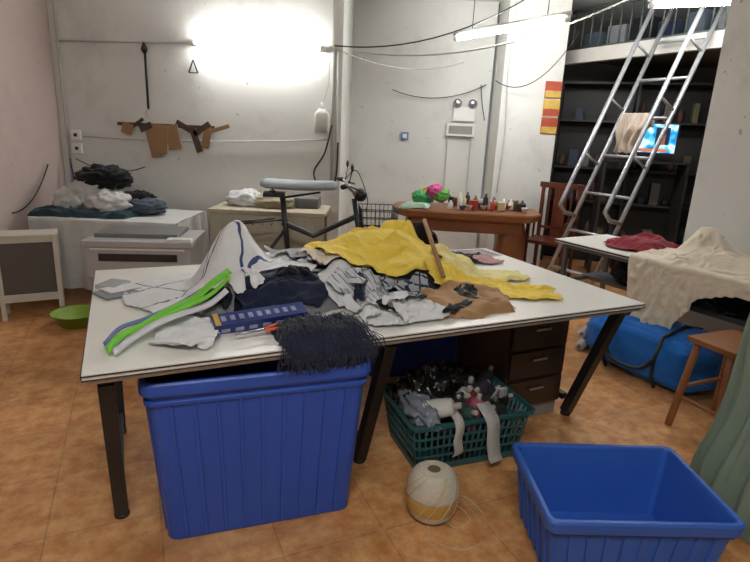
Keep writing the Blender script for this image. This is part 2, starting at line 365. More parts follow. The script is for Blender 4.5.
def floor_mat():
    m=bpy.data.materials.new("floor_tiles"); m.use_nodes=True; nt=m.node_tree; n=nt.nodes; l=nt.links; b=n["Principled BSDF"]
    tc=n.new("ShaderNodeTexCoord"); mp=n.new("ShaderNodeMapping"); mp.inputs["Rotation"].default_value=(0,0,math.radians(-24)); l.new(tc.outputs["Object"],mp.inputs["Vector"])
    br=n.new("ShaderNodeTexBrick"); br.offset=0; br.inputs["Scale"].default_value=1; br.inputs["Brick Width"].default_value=.4; br.inputs["Row Height"].default_value=.4
    br.inputs["Mortar Size"].default_value=.004; br.inputs["Mortar Smooth"].default_value=.3
    br.inputs["Color1"].default_value=lin('cb8b50'); br.inputs["Color2"].default_value=lin('d59a5f'); br.inputs["Mortar"].default_value=lin('8e6238')
    l.new(mp.outputs["Vector"],br.inputs["Vector"])
    nz=n.new("ShaderNodeTexNoise"); nz.inputs["Scale"].default_value=11; nz.inputs["Detail"].default_value=10; nz.inputs["Roughness"].default_value=.72; l.new(mp.outputs["Vector"],nz.inputs["Vector"])
    cr=n.new("ShaderNodeValToRGB"); cr.color_ramp.elements[0].position=.38; cr.color_ramp.elements[0].color=lin('ab6835'); cr.color_ramp.elements[1].position=.62; cr.color_ramp.elements[1].color=lin('ebbf8a')
    l.new(nz.outputs["Fac"],cr.inputs["Fac"])
    mx=n.new("ShaderNodeMix"); mx.data_type='RGBA'; mx.inputs["Factor"].default_value=.55; l.new(br.outputs["Color"],mx.inputs["A"]); l.new(cr.outputs["Color"],mx.inputs["B"])
    n2=n.new("ShaderNodeTexNoise"); n2.inputs["Scale"].default_value=2.2; n2.inputs["Detail"].default_value=8; l.new(tc.outputs["Object"],n2.inputs["Vector"])
    c2=n.new("ShaderNodeValToRGB"); c2.color_ramp.elements[0].position=.50; c2.color_ramp.elements[1].position=.74; c2.color_ramp.elements[1].color=(.6,.6,.6,1); l.new(n2.outputs["Fac"],c2.inputs["Fac"])
    m3=n.new("ShaderNodeMix"); m3.data_type='RGBA'; l.new(c2.outputs["Color"],m3.inputs["Factor"]); l.new(mx.outputs["Result"],m3.inputs["A"]); m3.inputs["B"].default_value=lin('7d5735')
    l.new(m3.outputs["Result"],b.inputs["Base Color"])
    b.inputs["Roughness"].default_value=.34
    bp=n.new("ShaderNodeBump"); bp.inputs["Strength"].default_value=.25; bp.inputs["Distance"].default_value=.003; l.new(br.outputs["Fac"],bp.inputs["Height"]); bp.invert=True; l.new(bp.outputs["Normal"],b.inputs["Normal"])
    return m
ZC=3.0
def slab(name,a,b_,m,t=.12,z0=0,z1=ZC,side=1):
    a=Vector(a);b_=Vector(b_); d=(b_-a); L=d.length; ang=math.atan2(d.y,d.x); q=B(); q.at(a.x,a.y,0,ang); q.box((L/2,side*t/2,(z0+z1)/2),(L,t,z1-z0),m); return q.done(name)
q=B(); q.box((.6,3.0,-.05),(8.6,12.2,.1),floor_mat()); q.done("floor")
q=B(); q.box((.6,3.0,ZC+.05),(8.6,12.2,.1),M_ceil); q.done("ceiling")
slab("wall_left",(-3.0,-3.0),(-3.0,5.2),M_wallL)
slab("wall_back",(-3.12,5.2),(-.38,5.2),M_wall,t=1.7)
slab("wall_recess",(-.38,6.8),(1.27,6.8),M_wall)
slab("wall_pillar",(1.30,6.3),(1.95,6.3),M_wall,t=.62)
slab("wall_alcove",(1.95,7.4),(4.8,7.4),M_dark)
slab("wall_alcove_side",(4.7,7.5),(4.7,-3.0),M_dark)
rw0=Vector((2.34,4.09))
q=B()
q.at(rw0.x,rw0.y,0,math.atan2(dr.y,dr.x)); q.box((1.9,.08,ZC/2),(3.8,.16,ZC),M_wall); q.done("wall_right")
slab("wall_front",(-3.1,-3.0),(4.8,-3.0),M_wall,side=-1)
# ------------------------------------------------------------------ materials common
M_white=mat("white_plastic",'e2e2de',.4,var=.04); M_black=mat("black_metal",'17171a',.45,var=.1); M_steel=mat("brushed_steel",'a9abb0',.32,metal=.9,var=.08,scale=20)
M_blue=mat("blue_bin_plastic",'2b52b2',.4,var=.08,scale=5,bump=.05,bscale=30)
M_blueD=mat("blue_crate_plastic",'3262bd',.42,var=.08,scale=5)
# ------------------------------------------------------------------ cutting table
q=B().at(TA.x,TA.y,0,a1)
M_top=mat("table_laminate",'e4e3dd',.35,var=.05,scale=3); M_edge=mat("table_edge_band",'2b2623',.5)
q.box((1.21,.655,.748),(2.42,1.31,.022),M_top)
q.box((1.21,-.0015,.752),(2.42,.004,.005),M_edge); q.box((1.21,-.0015,.738),(2.425,.006,.004),M_edge)
q.box((-.0015,.655,.748),(.004,1.31,.016),M_edge); q.box((2.4215,.655,.748),(.004,1.31,.016),M_edge)
q.box((1.21,.655,.728),(2.40,1.29,.018),mat("table_underboard",'b9b2a5',.6))
for u in (.06,1.08,2.36):
    q.box((u,.655,.70),(.05,1.16,.035),M_black)
    for v0,v1 in ((.09,.33),(1.22,.98)):
        p=[Vector((u,v0,.69)),Vector((u,v1,.02))]; d=p[1]-p[0]
        q.box((p[0]+p[1])/2,(.05,.05,d.length),M_black,rx=math.atan2(-(v0-v1),-(-.67))*1.0)
        q.lathe([(.028,0),(.03,.012),(.02,.022)],M_black,12,c=(u,v1,0))
    q.box((u,.655,.10),(.035,.60,.035),M_black)
for v in (.12,1.19): q.box((1.21,v,.70),(2.3,.035,.035),M_black)
q.done("cutting_table",bevel=.0015)
# ------------------------------------------------------------------ crates
def rrect(w,d,z,rad,n=4):
    P=[]
    for cx,cy,a0 in ((w/2-rad,d/2-rad,0),(-w/2+rad,d/2-rad,90),(-w/2+rad,-d/2+rad,180),(w/2-rad,-d/2+rad,270)):
        for k in range(n+1):
            a=math.radians(a0+90*k/n); P.append(Vector((cx+rad*math.cos(a),cy+rad*math.sin(a),z)))
    return P
def crate(name,x,y,rz,wb,db,wt,dt,h,m,nx,ny,rad=.04):
    q=B().at(x,y,.003,rz); t=.008
    def R_(k,off,z,rad=rad): return rrect(wb+(wt-wb)*k+off,db+(dt-db)*k+off,z,rad)
    k1=1-.05/h
    rings=[R_(0,0,0),R_(k1,0,h*k1),R_(k1,.035,h*k1+.001,rad+.01),R_(k1,.04,h*k1+.012,rad+.01),R_(1,.032,h-.008,rad+.01),R_(1,.022,h,rad+.01),R_(1,-t,h-.001),R_(1,-2*t,h-.01),R_(0,-2*t,.012)]
    q.loft(rings,m,cap0=True,cap1=True)
    q.loft([R_(k1*.93,.006,h*k1*.93),R_(k1*.93,.018,h*k1*.93+.003),R_(k1*.96,.018,h*k1*.96),R_(k1*.96,.004,h*k1*.96+.004)],m)
    for axis,n_,W0,W1,D0,D1 in ((0,nx,wb,wt,db,dt),(1,ny,db,dt,wb,wt)):
        for sgn in (-1,1):
            for i in range(n_):
                k=(i+.5)/n_*2-1; k*=.9
                z0=.01;z1=h*k1*.93
                p0=Vector((k*W0/2,sgn*D0/2,z0)); p1=Vector((k*(W0+(W1-W0)*k1*.93)/2,sgn*(D0+(D1-D0)*k1*.93)/2,z1))
                w=.006;e=.009*sgn
                vs=[p0+Vector((-w,0,0)),p0+Vector((w,0,0)),p1+Vector((w,0,0)),p1+Vector((-w,0,0))]
                vs+=[v+Vector((0,e,0)) for v in vs]
                if axis: vs=[Vector((v.y,v.x,v.z)) for v in vs]
                q.add(vs,[(0,1,2,3),(4,5,6,7),(0,1,5,4),(1,2,6,5),(2,3,7,6),(3,0,4,7)],m)
    return q.done(name,bevel=.0015)
a19=math.radians(19)
crate("storage_bin",-.39-.27*math.sin(a19),1.775+.27*math.cos(a19),a19,.70,.52,.79,.60,.665,M_blue,9,6)
crate("storage_bin.001",.28,3.44,math.radians(11),.68,.48,.77,.56,.665,M_blue,9,6)
crate("plastic_crate",.93,1.745,math.radians(2),.56,.38,.64,.45,.30,M_blueD,9,6,rad=.022)
# ------------------------------------------------------------------ basket
M_teal=mat("teal_basket_plastic",'2b5f62',.45,var=.08)
ba=math.radians(20); bu=Vector((math.cos(ba),math.sin(ba))); bv=Vector((-bu.y,bu.x)); bc=Vector((.21,2.12))+bu*.30+bv*.21
basket=empty("thread_basket")
q=B().at(bc.x,bc.y,.003,ba); H=.26
def bw(z): k=z/H; return (.54+.08*k,.36+.07*k)
for z0,z1 in ((0,.035),(.075,.087),(.125,.137),(.175,.187),(.225,.26)):
    w0,d0=bw(z0);w1,d1=bw(z1); q.loft([rrect(w0,d0,z0,.03),rrect(w1,d1,z1,.03),rrect(w1-.012,d1-.012,z1,.03),rrect(w0-.012,d0-.012,z0,.03),rrect(w0,d0,z0,.03)],M_teal)
w1,d1=bw(H); q.loft([rrect(w1,d1,H-.02,.03),rrect(w1+.03,d1+.03,H-.015,.04),rrect(w1+.03,d1+.03,H,.04),rrect(w1-.01,d1-.01,H,.03)],M_teal)
w0,d0=bw(0); q.loft([rrect(w0,d0,.004,.03)],M_teal,cap0=True)
for sgn in (-1,1):
    for i in range(19):
        k=-1+2*i/18; (w0,d0),(w1,d1)=bw(0),bw(H-.01)
        q.tube([(k*.46*w0,sgn*(d0/2-.005),.01),(k*.46*w1,sgn*(d1/2-.005),H-.01)],.0055,M_teal,5)
    for i in range(13):
        k=-1+2*i/12
        q.tube([(sgn*(w0/2-.005),k*.45*d0,.01),(sgn*(w1/2-.005),k*.45*d1,H-.01)],.0055,M_teal,5)
q.done("basket_body",parent=basket)
def cone_of_thread(q,c,rx,rz,m,s=1):
    L=Matrix.Rotation(rz,4,'Z')@Matrix.Rotation(rx,4,'X')
    q.lathe([(.0,-.08*s),(.034*s,-.08*s),(.037*s,-.07*s),(.036*s,0),(.030*s,.055*s),(.024*s,.06*s)],m,16,c=c,L=L)
    q.lathe([(.014*s,.055*s),(.011*s,.085*s),(.008*s,.088*s)],tc_[2],10,c=c,L=L)
    q.lathe([(.012*s,-.088*s),(.03*s,-.086*s),(.03*s,-.08*s)],tc_[6],12,c=c,L=L)
q=B().at(bc.x,bc.y,0,ba)
tc_=[mat("thread_%d"%i,c,.8,var=.2,scale=60,stretch=(1,1,6)) for i,c in enumerate(['1d2027','6e2530','aaa79e','2f4a44','3a3342','a05562','5d5b58','22252a'])]
for i in range(30):
    cone_of_thread(q,(uni(-.05,.25),uni(-.15,.15),uni(.17,.27)),uni(-1.7,1.7),uni(0,6),tc_[[0,1,2,3,4,0,7,5,6,7,0,3][i%12]],uni(.95,1.2))
q.blob((.06,.0,.12),(.20,.16,.10),tc_[0],3,.2)
q.done("thread_cones",parent=basket)
q=B().at(bc.x,bc.y,0,ba)
q.blob((-.14,.04,.25),(.11,.13,.12),mat("black_bag_film",'17181a',.22,var=.3),5,.45,3.2,seg=56); q.blob((.0,.11,.29),(.12,.08,.08),MC["black_bag_film"],8,.45,3.5,seg=48)
q.blob((-.215,-.03,.26),(.06,.15,.06),mat("clear_bag_film",'7f8590',.18,var=.3),9,.45,3.5,seg=48)
cone_of_thread(q,(-.16,-.13,.29),1.2,.9,mat("thread_offwhite",'c9c7c0',.8),1.3)
q.done("plastic_bags",parent=basket)
q=B().at(bc.x,bc.y,0,ba); mcl=fab("scrap_white",'b9b8b6')
q.ribbon(smooth_pts([(-.10,-.15,.29),(-.10,-.22,.275),(-.10,-.243,.24),(-.105,-.24,.18),(-.09,-.235,.12),(-.10,-.23,.10)]),.045,mcl,(1,.1,.1))
q.ribbon(smooth_pts([(.06,-.15,.30),(.06,-.22,.28),(.07,-.245,.24),(.075,-.25,.16),(.09,-.25,.08),(.10,-.26,.05)]),.075,mcl,(1,.2,0))
q.ribbon(smooth_pts([(.16,-.10,.29),(.17,-.14,.36),(.19,-.12,.30)]),.05,mcl,(1,.2,0))
q.done("scrap_fabric_strips",solid=.004,parent=basket)
# ------------------------------------------------------------------ twine
q=B().at(.27,1.885,.001); mt=mat("twine_white",'cfc9b8',.85,var=.2,scale=40,bump=.6,bscale=80,stretch=(1,1,5)); my=mat("twine_yellow",'c9a24e',.85,var=.2,scale=40,bump=.6,bscale=80,stretch=(1,1,5))
pr=[]
for i in range(45):
    a=-1.3+2.6*i/44; pr.append((.104*math.cos(a)**.45+.0012*(i%2), .110+.106*math.sin(a)/math.sin(1.3)))
q.lathe(pr[:14],mt,36); q.lathe(pr[13:24],my,36); q.lathe(pr[23:],mt,36); q.lathe([(.026,.2165),(.024,.2175),(.0,.2175)],mat("twine_core",'6b5a44'),16)
for i in range(14):
    a0=uni(0,6.28); pts=[]
    for k in range(14):
        a=a0+k/13*1.5; t_=-1.2+2.4*k/13; rr=.104*math.cos(t_)**.45+.0015; pts.append((rr*math.cos(a),rr*math.sin(a),.110+.106*math.sin(t_)/math.sin(1.3)))
    q.tube(pts,.0013,mt if i%3 else my,5)
q.tube(smooth_pts([(.05,-.09,.05),(.10,-.08,.004),(.16,-.02,.003),(.12,.06,.003),(.05,.12,.003),(.16,.12,.003),(.22,.02,.003)]),.0018,mt,5)
q.tube(smooth_pts([(-.02,-.1,.03),(.0,-.15,.003),(.10,-.19,.003),(.2,-.14,.003)]),.0018,mt,5)
q.done("twine_ball")
# ------------------------------------------------------------------ drawer cabinet
q=B().at(TA.x,TA.y,0,a1); mc=mat("cabinet_dark_wood",'2a201c',.35,var=.25,scale=6,stretch=(1,1,8)); mg=mat("cabinet_base",'8f8c88',.5)
q.box((2.12,.59,.05),(.38,.44,.1),mg); q.box((2.12,.59,.35),(.40,.46,.5),mc); q.box((2.12,.58,.61),(.42,.49,.02),mc)
for z in (.17,.34,.51):
    q.box((2.12,.352,z),(.37,.018,.15),mc); q.box((2.12,.335,z+.03),(.10,.014,.012),M_steel)
q.done("drawer_cabinet",bevel=.003)
# fringe threads
q=B()
for i in range(300):
    u=uni(.62,.97);v=uni(-.02,.24); pts=[]; dx=uni(-.06,.06); Lh=uni(.03,.10); c0=uni(0,6)
    for k in range(11):
        t=k/10
        if t<.5:
            vv=v+(-.015-v)*(t/.5); pts.append(S1.w(u+dx*t+.006*math.sin(t*11+c0),vv,S1.z+S1.h(u,max(vv,0))+.010+.006*math.sin(t*17+c0)))
        else:
            s_=(t-.5)/.5; z1=S1.z+S1.h(u,0)+.010; pts.append(S1.w(u+dx*t+.006*math.sin(t*11+c0),-.015-.02*math.sin(s_*2.5),z1-s_*(z1-S1.z+Lh)))
    q.tube(pts,.0014,c_navy,4)
q.done("fringe_threads",parent=FP)
# lime straps
q=B(); S1s=blur(S1.hm,8); S1keep=S1.hm; S1.hm=S1s
def strap(P,w,m,lift=.02,side=None):
    pts=[S1.w(u,v,S1.z+S1.h(u,max(v,0))+lift+dz) for u,v,dz in P]; pts=smooth_pts(pts,6)
    sd=side or (TV.x*.8+TU.x*-.3,TV.y*.8-TU.y*.3,.35); q.ribbon(pts,w,m,sd)
strap([(.07,.12,.0),(.11,.22,.01),(.19,.31,.01),(.28,.36,.01),(.38,.42,.01),(.46,.44,.01),(.53,.48,.01)],.034,c_lime)
strap([(.10,.12,.0),(.15,.21,.01),(.24,.29,.01),(.34,.33,.015),(.44,.38,.015),(.52,.42,.015)],.020,c_lime)
strap([(.06,.18,.0),(.11,.30,.01),(.20,.38,.01),(.34,.46,.01),(.44,.50,.015)],.020,mat("strap_blue",'5d6f96',.7))
strap([(.09,.10,.0),(.14,.17,.01),(.22,.24,.015),(.31,.29,.02),(.42,.33,.02),(.50,.38,.02)],.028,mat("strap_white",'c9cad2',.7))
S1.hm=S1keep
q.done("lime_strap",solid=.003,parent=FP)
# printed thread box
q=B(); mbx=mat("navy_box_card",'1f2f6e',.35,var=.3,scale=30); p=S1.w(.60,.25,0)
mlb=mat("box_label",'8c93a8',.5,var=.6,scale=50)
q.at(p.x,p.y,S1.z+max(S1.h(.60,.25),S1.h(.48,.20),S1.h(.70,.30)*.8)+.03,a1+.05,rx=.30,ry=-.04); q.box((0,.0,.0),(.36,.075,.055),mbx)
for k in range(6): q.box((-.14+k*.052,-.0385,.0),(.032,.002,.016),mlb)
for k in range(9): q.box((-.14+k*.034,.0,.0285),(.018,.03,.002),mlb)
q.box((-.165,0,.0287),(.02,.075,.002),mat("box_gold",'b79a3e',.5))
q.done("thread_box",bevel=.003)
q=B(); p0=S1.w(1.50,.38,S1.z+.10);p1=S1.w(1.62,.80,S1.z+.30); q.tube([p0,p1],.011,mat("cardboard",'9b7650',.8),12); q.done("cardboard_tube")
q=B(); p=S1.w(.11,.85,S1.z+.003); q.at(p.x,p.y,p.z,.9); q.box((0,0,.004),(.18,.14,.008),mat("paper_grey",'7c8084')); q.box((.02,.03,.012),(.14,.10,.006),c_white); q.box((.03,.12,.01),(.12,.10,.016),mat("packet_film",'a9acb0',.25),rz=.5); q.done("paper_packets",bevel=.002)
q=B(); p=S1.w(2.22,1.17,S1.z+.001); q.at(p.x,p.y,p.z,a1); q.box((0,0,.003),(.34,.20,.004),c_white)
for i in range(6): q.box((0,-.08+i*.032,.006),(.30,.010,.002),M_edge)
q.done("label_sheets")
q=B(); p=S1.w(.56,.13,S1.z+S1.h(.56,.13)+.03); q.at(p.x,p.y,p.z,a1+.3); q.tube([(.03,0,0),(.10,.02,.0)],.006,mat("orange_handle",'d2562a'),8); q.tube([(.03,-.01,0),(.10,-.03,.0)],.006,MC["orange_handle"],8); q.tube([(.03,0,0),(-.08,.01,.0)],.005,M_steel,6); q.done("scissors")
# ------------------------------------------------------------------ right side table
q=B()
def P2(u,v,z): return S2.w(u,v,z)
def qbox(u0,u1,v0,v1,z0,z1,m):
    c=[P2(u,v,z) for u in(u0,u1) for v in(v0,v1) for z in(z0,z1)]; q.add(c,[(0,1,3,2),(4,6,7,5),(0,4,5,1),(2,3,7,6),(0,2,6,4),(1,5,7,3)],m)
qbox(0,1.8,0,.62,.735,.758,M_top); qbox(-.002,1.802,-.003,.622,.742,.752,M_edge)
mfr=mat("table_frame_grey",'6d6f72',.4,metal=.5)
for u in (.08,1.72):
    for v in (.05,.56): qbox(u-.015,u+.015,v-.015,v+.015,0,.735,mfr)
    qbox(u-.012,u+.012,.05,.56,.70,.73,mfr); qbox(u-.012,u+.012,.05,.56,.42,.445,mfr)
for v in (.05,.56): qbox(.08,1.72,v-.012,v+.012,.70,.73,mfr)
qbox(.08,1.72,.32,.345,.42,.445,mfr); qbox(.08,1.72,.55,.575,.42,.445,mfr); qbox(.06,1.74,.30,.58,.445,.455,mat("shelf_board",'55585c'))
for (x0,x1,mm,sd) in ((.30,.62,c_black,7),(.64,1.0,c_slate,8),(1.02,1.4,c_black,9)):
    q.blob(P2((x0+x1)/2,.44,.57),(.17,.17,.11),mm,sd,.2,3,.8,seg=36,zmin=.457)
q.done("side_table",bevel=.001)
c2=P2(.93,.045,0)
q=B().at(c2.x,c2.y,0,math.atan2(dr.y,dr.x)); mbb=fab("blue_bag_fabric",'2068bc',.12)
q.blob((0,0,.18),(.44,.22,.175),mbb,4,.09,2.2,.55,seg=64,zmin=.004)
for x in (-.18,.18): q.tube([(x,-.22,.01),(x,-.268,.08),(x,-.272,.21),(x,-.22,.345),(x,0,.385),(x,.2,.34)],.012,M_black,6)
q.tube(smooth_pts([(-.18,-.272,.21),(-.1,-.30,.12),(.1,-.30,.12),(.18,-.272,.21)]),.012,M_black,6)
q.done("blue_duffel_bag")
q=B()
for k,(x,y,z) in enumerate(((1.60,3.84,.036),(1.64,3.92,.106))):
    p=Vector((x,y,z)); q.tube([p+Vector((-.06,-.07,0)),p+Vector((.06,.08,0))],.035,c_white,16); q.tube([p+Vector((-.064,-.074,0)),p+Vector((-.056,-.066,0))],.014,MC["cardboard"],10)
q.done("fabric_rolls")
# stool
q=B().at(1.90,2.68,0,.42); mw_=mat("stool_wood",'8d5a33',.45,var=.25,scale=10,stretch=(1,1,6))
q.box((0,0,.515),(.36,.26,.03),mw_)
for sx in (-1,1):
    for sy in (-1,1): q.tube([(sx*.14,sy*.09,.50),(sx*.19,sy*.13,.0)],.02,mw_,8)
    q.tube([(sx*.17,-.115,.18),(sx*.17,.115,.18)],.012,mw_,8)
for sy in (-1,1): q.tube([(-.165,sy*.11,.24),(.165,sy*.11,.24)],.012,mw_,8)
q.done("wooden_stool",bevel=.003)
# green drape
q=B().at(1.75,1.99,0); mgd=fab("sage_fabric",'7d8f80',.1)
def gd(a,b):
    t=2*math.pi*a; z=1.12*(1-b)
    rr=.02+.18*min(1,b/.04)**.5+.08*b+.015*math.sin(b*9)
    k=1+(.07*math.sin(t*13+1.5*b+noise.noise(Vector((a*6,b*1.2,1)))*5)+.05*math.sin(t*29+3*b))*min(1,b*6)+.10*noise.noise(Vector((math.cos(t)*2,math.sin(t)*2,b*3)))
    return Vector((rr*k*math.cos(t),rr*k*math.sin(t),max(.006,z+.02*noise.noise(Vector((t,b*4,3)))*min(1,b*4))))
q.grid(gd,260,70,mgd,wrap=True); q.done("draped_sage_fabric")
# ------------------------------------------------------------------ left back
q=B(); mwd=mat("table_wood",'8d7a62',.6)
q.box((-2.23,4.72,.70),(1.12,.68,.03),mwd)
for x in (-2.74,-1.72):
    for y in (4.46,5.02): q.box((x,y,.345),(.04,.04,.69),mwd)
q.done("sewing_table",bevel=.003)
q=B(); mcl2=fab("tablecloth_white",'c4c5c3',.1)
def tcl(a,b):
    s=a*1.2; z=.722
    L=b*1.33; x=-2.83+s; y=5.06-L if L<.74 else 4.33-.02*(math.sin(x*22+L*2)+.6*math.sin(x*47+1))*min(1,(L-.74)*6)-.01
    zz=z+.006*noise.noise(Vector((x*6,L*6,0))) if L<.74 else z-(L-.74)
    return Vector((x,y,zz))
q.grid(tcl,120,60,mcl2)
def tc2(a,b):
    L=b*.58; y=4.32+a*.74
    return Vector((-1.63+.02*math.sin(y*25)*min(1,L*6)+.012,y,.722-L))
q.grid(tc2,50,20,mcl2); q.done("tablecloth")
S3=Surf(Vector((-2.83,4.37)),Vector((1,0)),Vector((0,1)),1.15,.66,.730)
FB=empty("fabric_bundles")
cloth(S3,"dark_teal_cloth",[(-.02,.0),(.75,.02),(.8,.25),(.3,.35),(.0,.3)],.035,fab("cloth_teal",'1e3540'),31,.05,.03,parent=FB)
q=B()
bw_=fab("bundle_white",'c4c4c2'); bb_=fab("bundle_black",'1b1c20',.9)
q.blob((-2.50,4.75,.87),(.20,.17,.13),bw_,1,.28,3.5,zmin=.735,seg=48); q.blob((-2.30,4.60,.82),(.16,.13,.09),bw_,2,.3,3.5,zmin=.735,seg=44); q.blob((-2.62,4.66,.82),(.15,.13,.10),bw_,12,.3,3.5,zmin=.735,seg=44)
q.blob((-2.40,4.74,1.02),(.20,.14,.09),bb_,3,.3,4,seg=48); q.blob((-2.05,4.72,.79),(.16,.13,.06),c_slate,5,.3,3.5,zmin=.735,seg=44); q.blob((-2.14,4.80,.84),(.13,.1,.06),c_black,6,.35,3.5,zmin=.735,seg=44)
q.done("bundle_heap",parent=FB)
# small white-framed stand with dark panel
q=B().at(-2.67,4.02,0,.50); mwc=mat("white_wood_paint",'c7c3b8',.5,var=.1)
q.box((0,0,.645),(.42,.24,.022),mwc)
for sx in (-1,1):
    for sy in (-1,1): q.box((sx*.19,sy*.10,.317),(.032,.032,.635),mwc)
    q.box((sx*.19,0,.12),(.02,.18,.03),mwc)
mci=mat("cabinet_panel_dark",'56524d',.6); 
q.box((0,-.098,.40),(.35,.012,.40),mci); q.box((0,-.10,.615),(.35,.022,.04),mwc); q.box((0,-.10,.17),(.35,.025,.06),mwc); q.box((0,.10,.40),(.35,.012,.42),mci); q.box((0,0,.19),(.35,.19,.015),mwc)
q.box((.18,0,.40),(.01,.18,.42),mwc); q.box((-.18,0,.40),(.01,.18,.42),mwc)
q.done("white_frame_cabinet",bevel=.003)
# printer
q=B().at(-1.60,3.70,0,.12); mgp=mat("printer_grey",'a9a9a8',.4); mdk=mat("printer_black",'232427',.35); mgd2=mat("printer_lid",'6f7072',.4)
q.box((0,0,.26),(.56,.42,.48),mdk); q.box((0,-.005,.60),(.66,.46,.21),mgp); q.box((0,-.01,.725),(.70,.48,.04),mgp); q.box((-.04,.05,.757),(.54,.34,.03),mgd2); q.box((.26,-.19,.752),(.16,.07,.02),M_white)
q.box((0,-.238,.635),(.50,.012,.05),mdk); q.box((0,-.24,.69),(.60,.01,.012),M_white); q.box((-.2,-.245,.53),(.10,.02,.02),M_white)
for sx in(-1,1):
    for sy in (-1,1): q.lathe([(.02,0),(.025,.02)],M_black,10,c=(sx*.24,sy*.17,0))
q.done("office_printer",bevel=.008)
q=B(); q.at(-2.24,3.84,0); q.lathe([(.11,.002),(.17,.10),(.185,.105),(.165,.10),(.105,.012),(0,.01)],mat("lime_basin",'7f9c34',.4),28); q.done("plastic_basin")
# ------------------------------------------------------------------ back desk + e-bike
q=B(); q.box((-.95,4.86,.80),(1.0,.55,.03),mat("desk_beige",'b3aa94',.6)); q.box((-.95,4.60,.55),(.98,.02,.46),fab("desk_skirt",'aaa897'))
for x in(-1.4,-.5):
    for y in (4.62,5.1): q.box((x,y,.39),(.04,.04,.78),mwd)
q.done("small_desk",bevel=.003)
q=B(); q.blob((-1.2,4.9,.87),(.15,.12,.07),c_white,4,.3,zmin=.818,seg=40); q.blob((-.95,4.88,.86),(.2,.12,.06),fab("cloth_beige",'a8a088'),6,.3,zmin=.818,seg=40); q.box((-.65,4.95,.86),(.22,.2,.09),mat("grey_box",'6f7274')); q.done("desk_fabric_stack")
q=B().at(-.50,4.18,0,.12)
def wheel(x):
    pts=[(x+.25*math.cos(a),0,.27+.25*math.sin(a)) for a in [2*math.pi*k/32 for k in range(32)]]
    q.tube(pts,.024,M_black,8,closed=True); pts=[(x+.215*math.cos(a),0,.27+.215*math.sin(a)) for a in [2*math.pi*k/32 for k in range(32)]]; q.tube(pts,.009,M_steel,6,closed=True)
    q.tube([(x,-.04,.27),(x,.04,.27)],.03,M_steel,12)
    for k in range(12):
        a=2*math.pi*k/12; q.tube([(x,.02*(-1)**k,.27),(x+.215*math.cos(a),0,.27+.215*math.sin(a))],.0015,M_steel,4)
wheel(-.55);wheel(.52)
mfb=mat("bike_frame_paint",'2a2d33',.35)
q.tube([(-.55,0,.27),(-.18,0,.42),(.1,0,.40),(.36,0,.72)],.025,mfb,10); q.tube([(.52,0,.27),(.36,0,.72),(.31,0,1.0)],.02,mfb,10)
q.tube([(-.18,0,.40),(-.24,0,1.02)],.022,mfb,10); q.tube([(-.55,0,.27),(-.22,0,.75)],.014,mfb,8)
q.tube([(-.24,0,.80),(.0,0,.70),(.33,0,.86)],.022,mfb,10)
q.tube([(-.62,-.05,.78),(-.30,-.05,.82),(-.22,0,.82)],.008,mfb,6); q.tube([(-.62,.05,.78),(-.30,.05,.82)],.008,mfb,6); q.tube([(-.60,-.05,.78),(-.55,-.03,.27)],.006,mfb,6)
for k in range(5): q.tube([(-.60+.07*k,-.05,.785),(-.60+.07*k,.05,.785)],.005,mfb,6)
ms_=mat("saddle_cover",'9aa6ad',.6)
rs=[]
for k in range(15):
    t=k/14; x=-.40+.58*t; hw=(.125*(1-t)**.6+.035)*min(1,(t+.03)*9)**.5*min(1,(1.03-t)*14)**.5; zc=1.075+.02*(1-t)**2+.015*t*t; hh=.045*min(1,(t+.05)*7)**.5*min(1,(1.05-t)*10)**.5
    rs.append([Vector((x,hw*math.cos(a),zc+hh*math.sin(a)*(1 if math.sin(a)>0 else .7))) for a in [2*math.pi*j/16 for j in range(16)]])
q.loft(rs,ms_,True,True,True)
q.tube([(-.33,-.06,1.05),(-.24,-.03,.99),(.05,0,1.04)],.007,M_black,6); q.tube([(-.33,.06,1.05),(-.24,.03,.99),(.05,0,1.04)],.007,M_black,6)
q.box((-.30,0,1.015),(.16,.14,.03),M_black)
q.tube(smooth_pts([(.25,-.30,1.12),(.24,-.26,1.12),(.30,-.12,1.06),(.31,0,1.03),(.30,.12,1.06),(.24,.26,1.12),(.22,.32,1.12)]),.012,M_steel,8)
for s_ in (-1,1):
    q.tube([(.24,s_*.26,1.12),(.20,s_*.36,1.12)],.018,M_black,10); q.tube([(.27,s_*.2,1.11),(.33,s_*.28,1.09)],.007,M_black,6)
    q.tube([(.25,s_*.22,1.12),(.27,s_*.26,1.22)],.004,M_black,6); q.blob((.27,s_*.28,1.25),(.012,.05,.03),M_black,1,.02)
q.blob((.36,0,1.03),(.05,.06,.05),M_black,1,.05)
for z in (.70,.76,.82,.88,.94):
    k=.02*(z-.70)/.24; q.tube([(.38-k,-.15-k,z),(.62+k,-.15-k,z),(.62+k,.15+k,z),(.38-k,.15+k,z)],.004,M_black,5,closed=True)
for i in range(9):
    t=i/8
    for s_ in(-1,1): q.tube([(.38+.24*t,s_*.15,.70),(.36+.28*t,s_*.17,.94)],.003,M_black,4)
    for xx,xk in((.38,.36),(.62,.64)): q.tube([(xx,-.15+.3*t,.70),(xk,-.17+.34*t,.94)],.003,M_black,4)
for i in range(6): q.tube([(.38,-.15+.06*i,.70),(.62,-.15+.06*i,.70)],.003,M_black,4)
q.tube(smooth_pts([(.25,.3,1.12),(.34,.2,1.2),(.42,.05,1.0),(.4,0,.9)]),.004,M_black,5)
q.tube([(-.30,.06,.0),(-.2,.02,.3)],.01,M_black,6)
q.done("electric_bicycle")
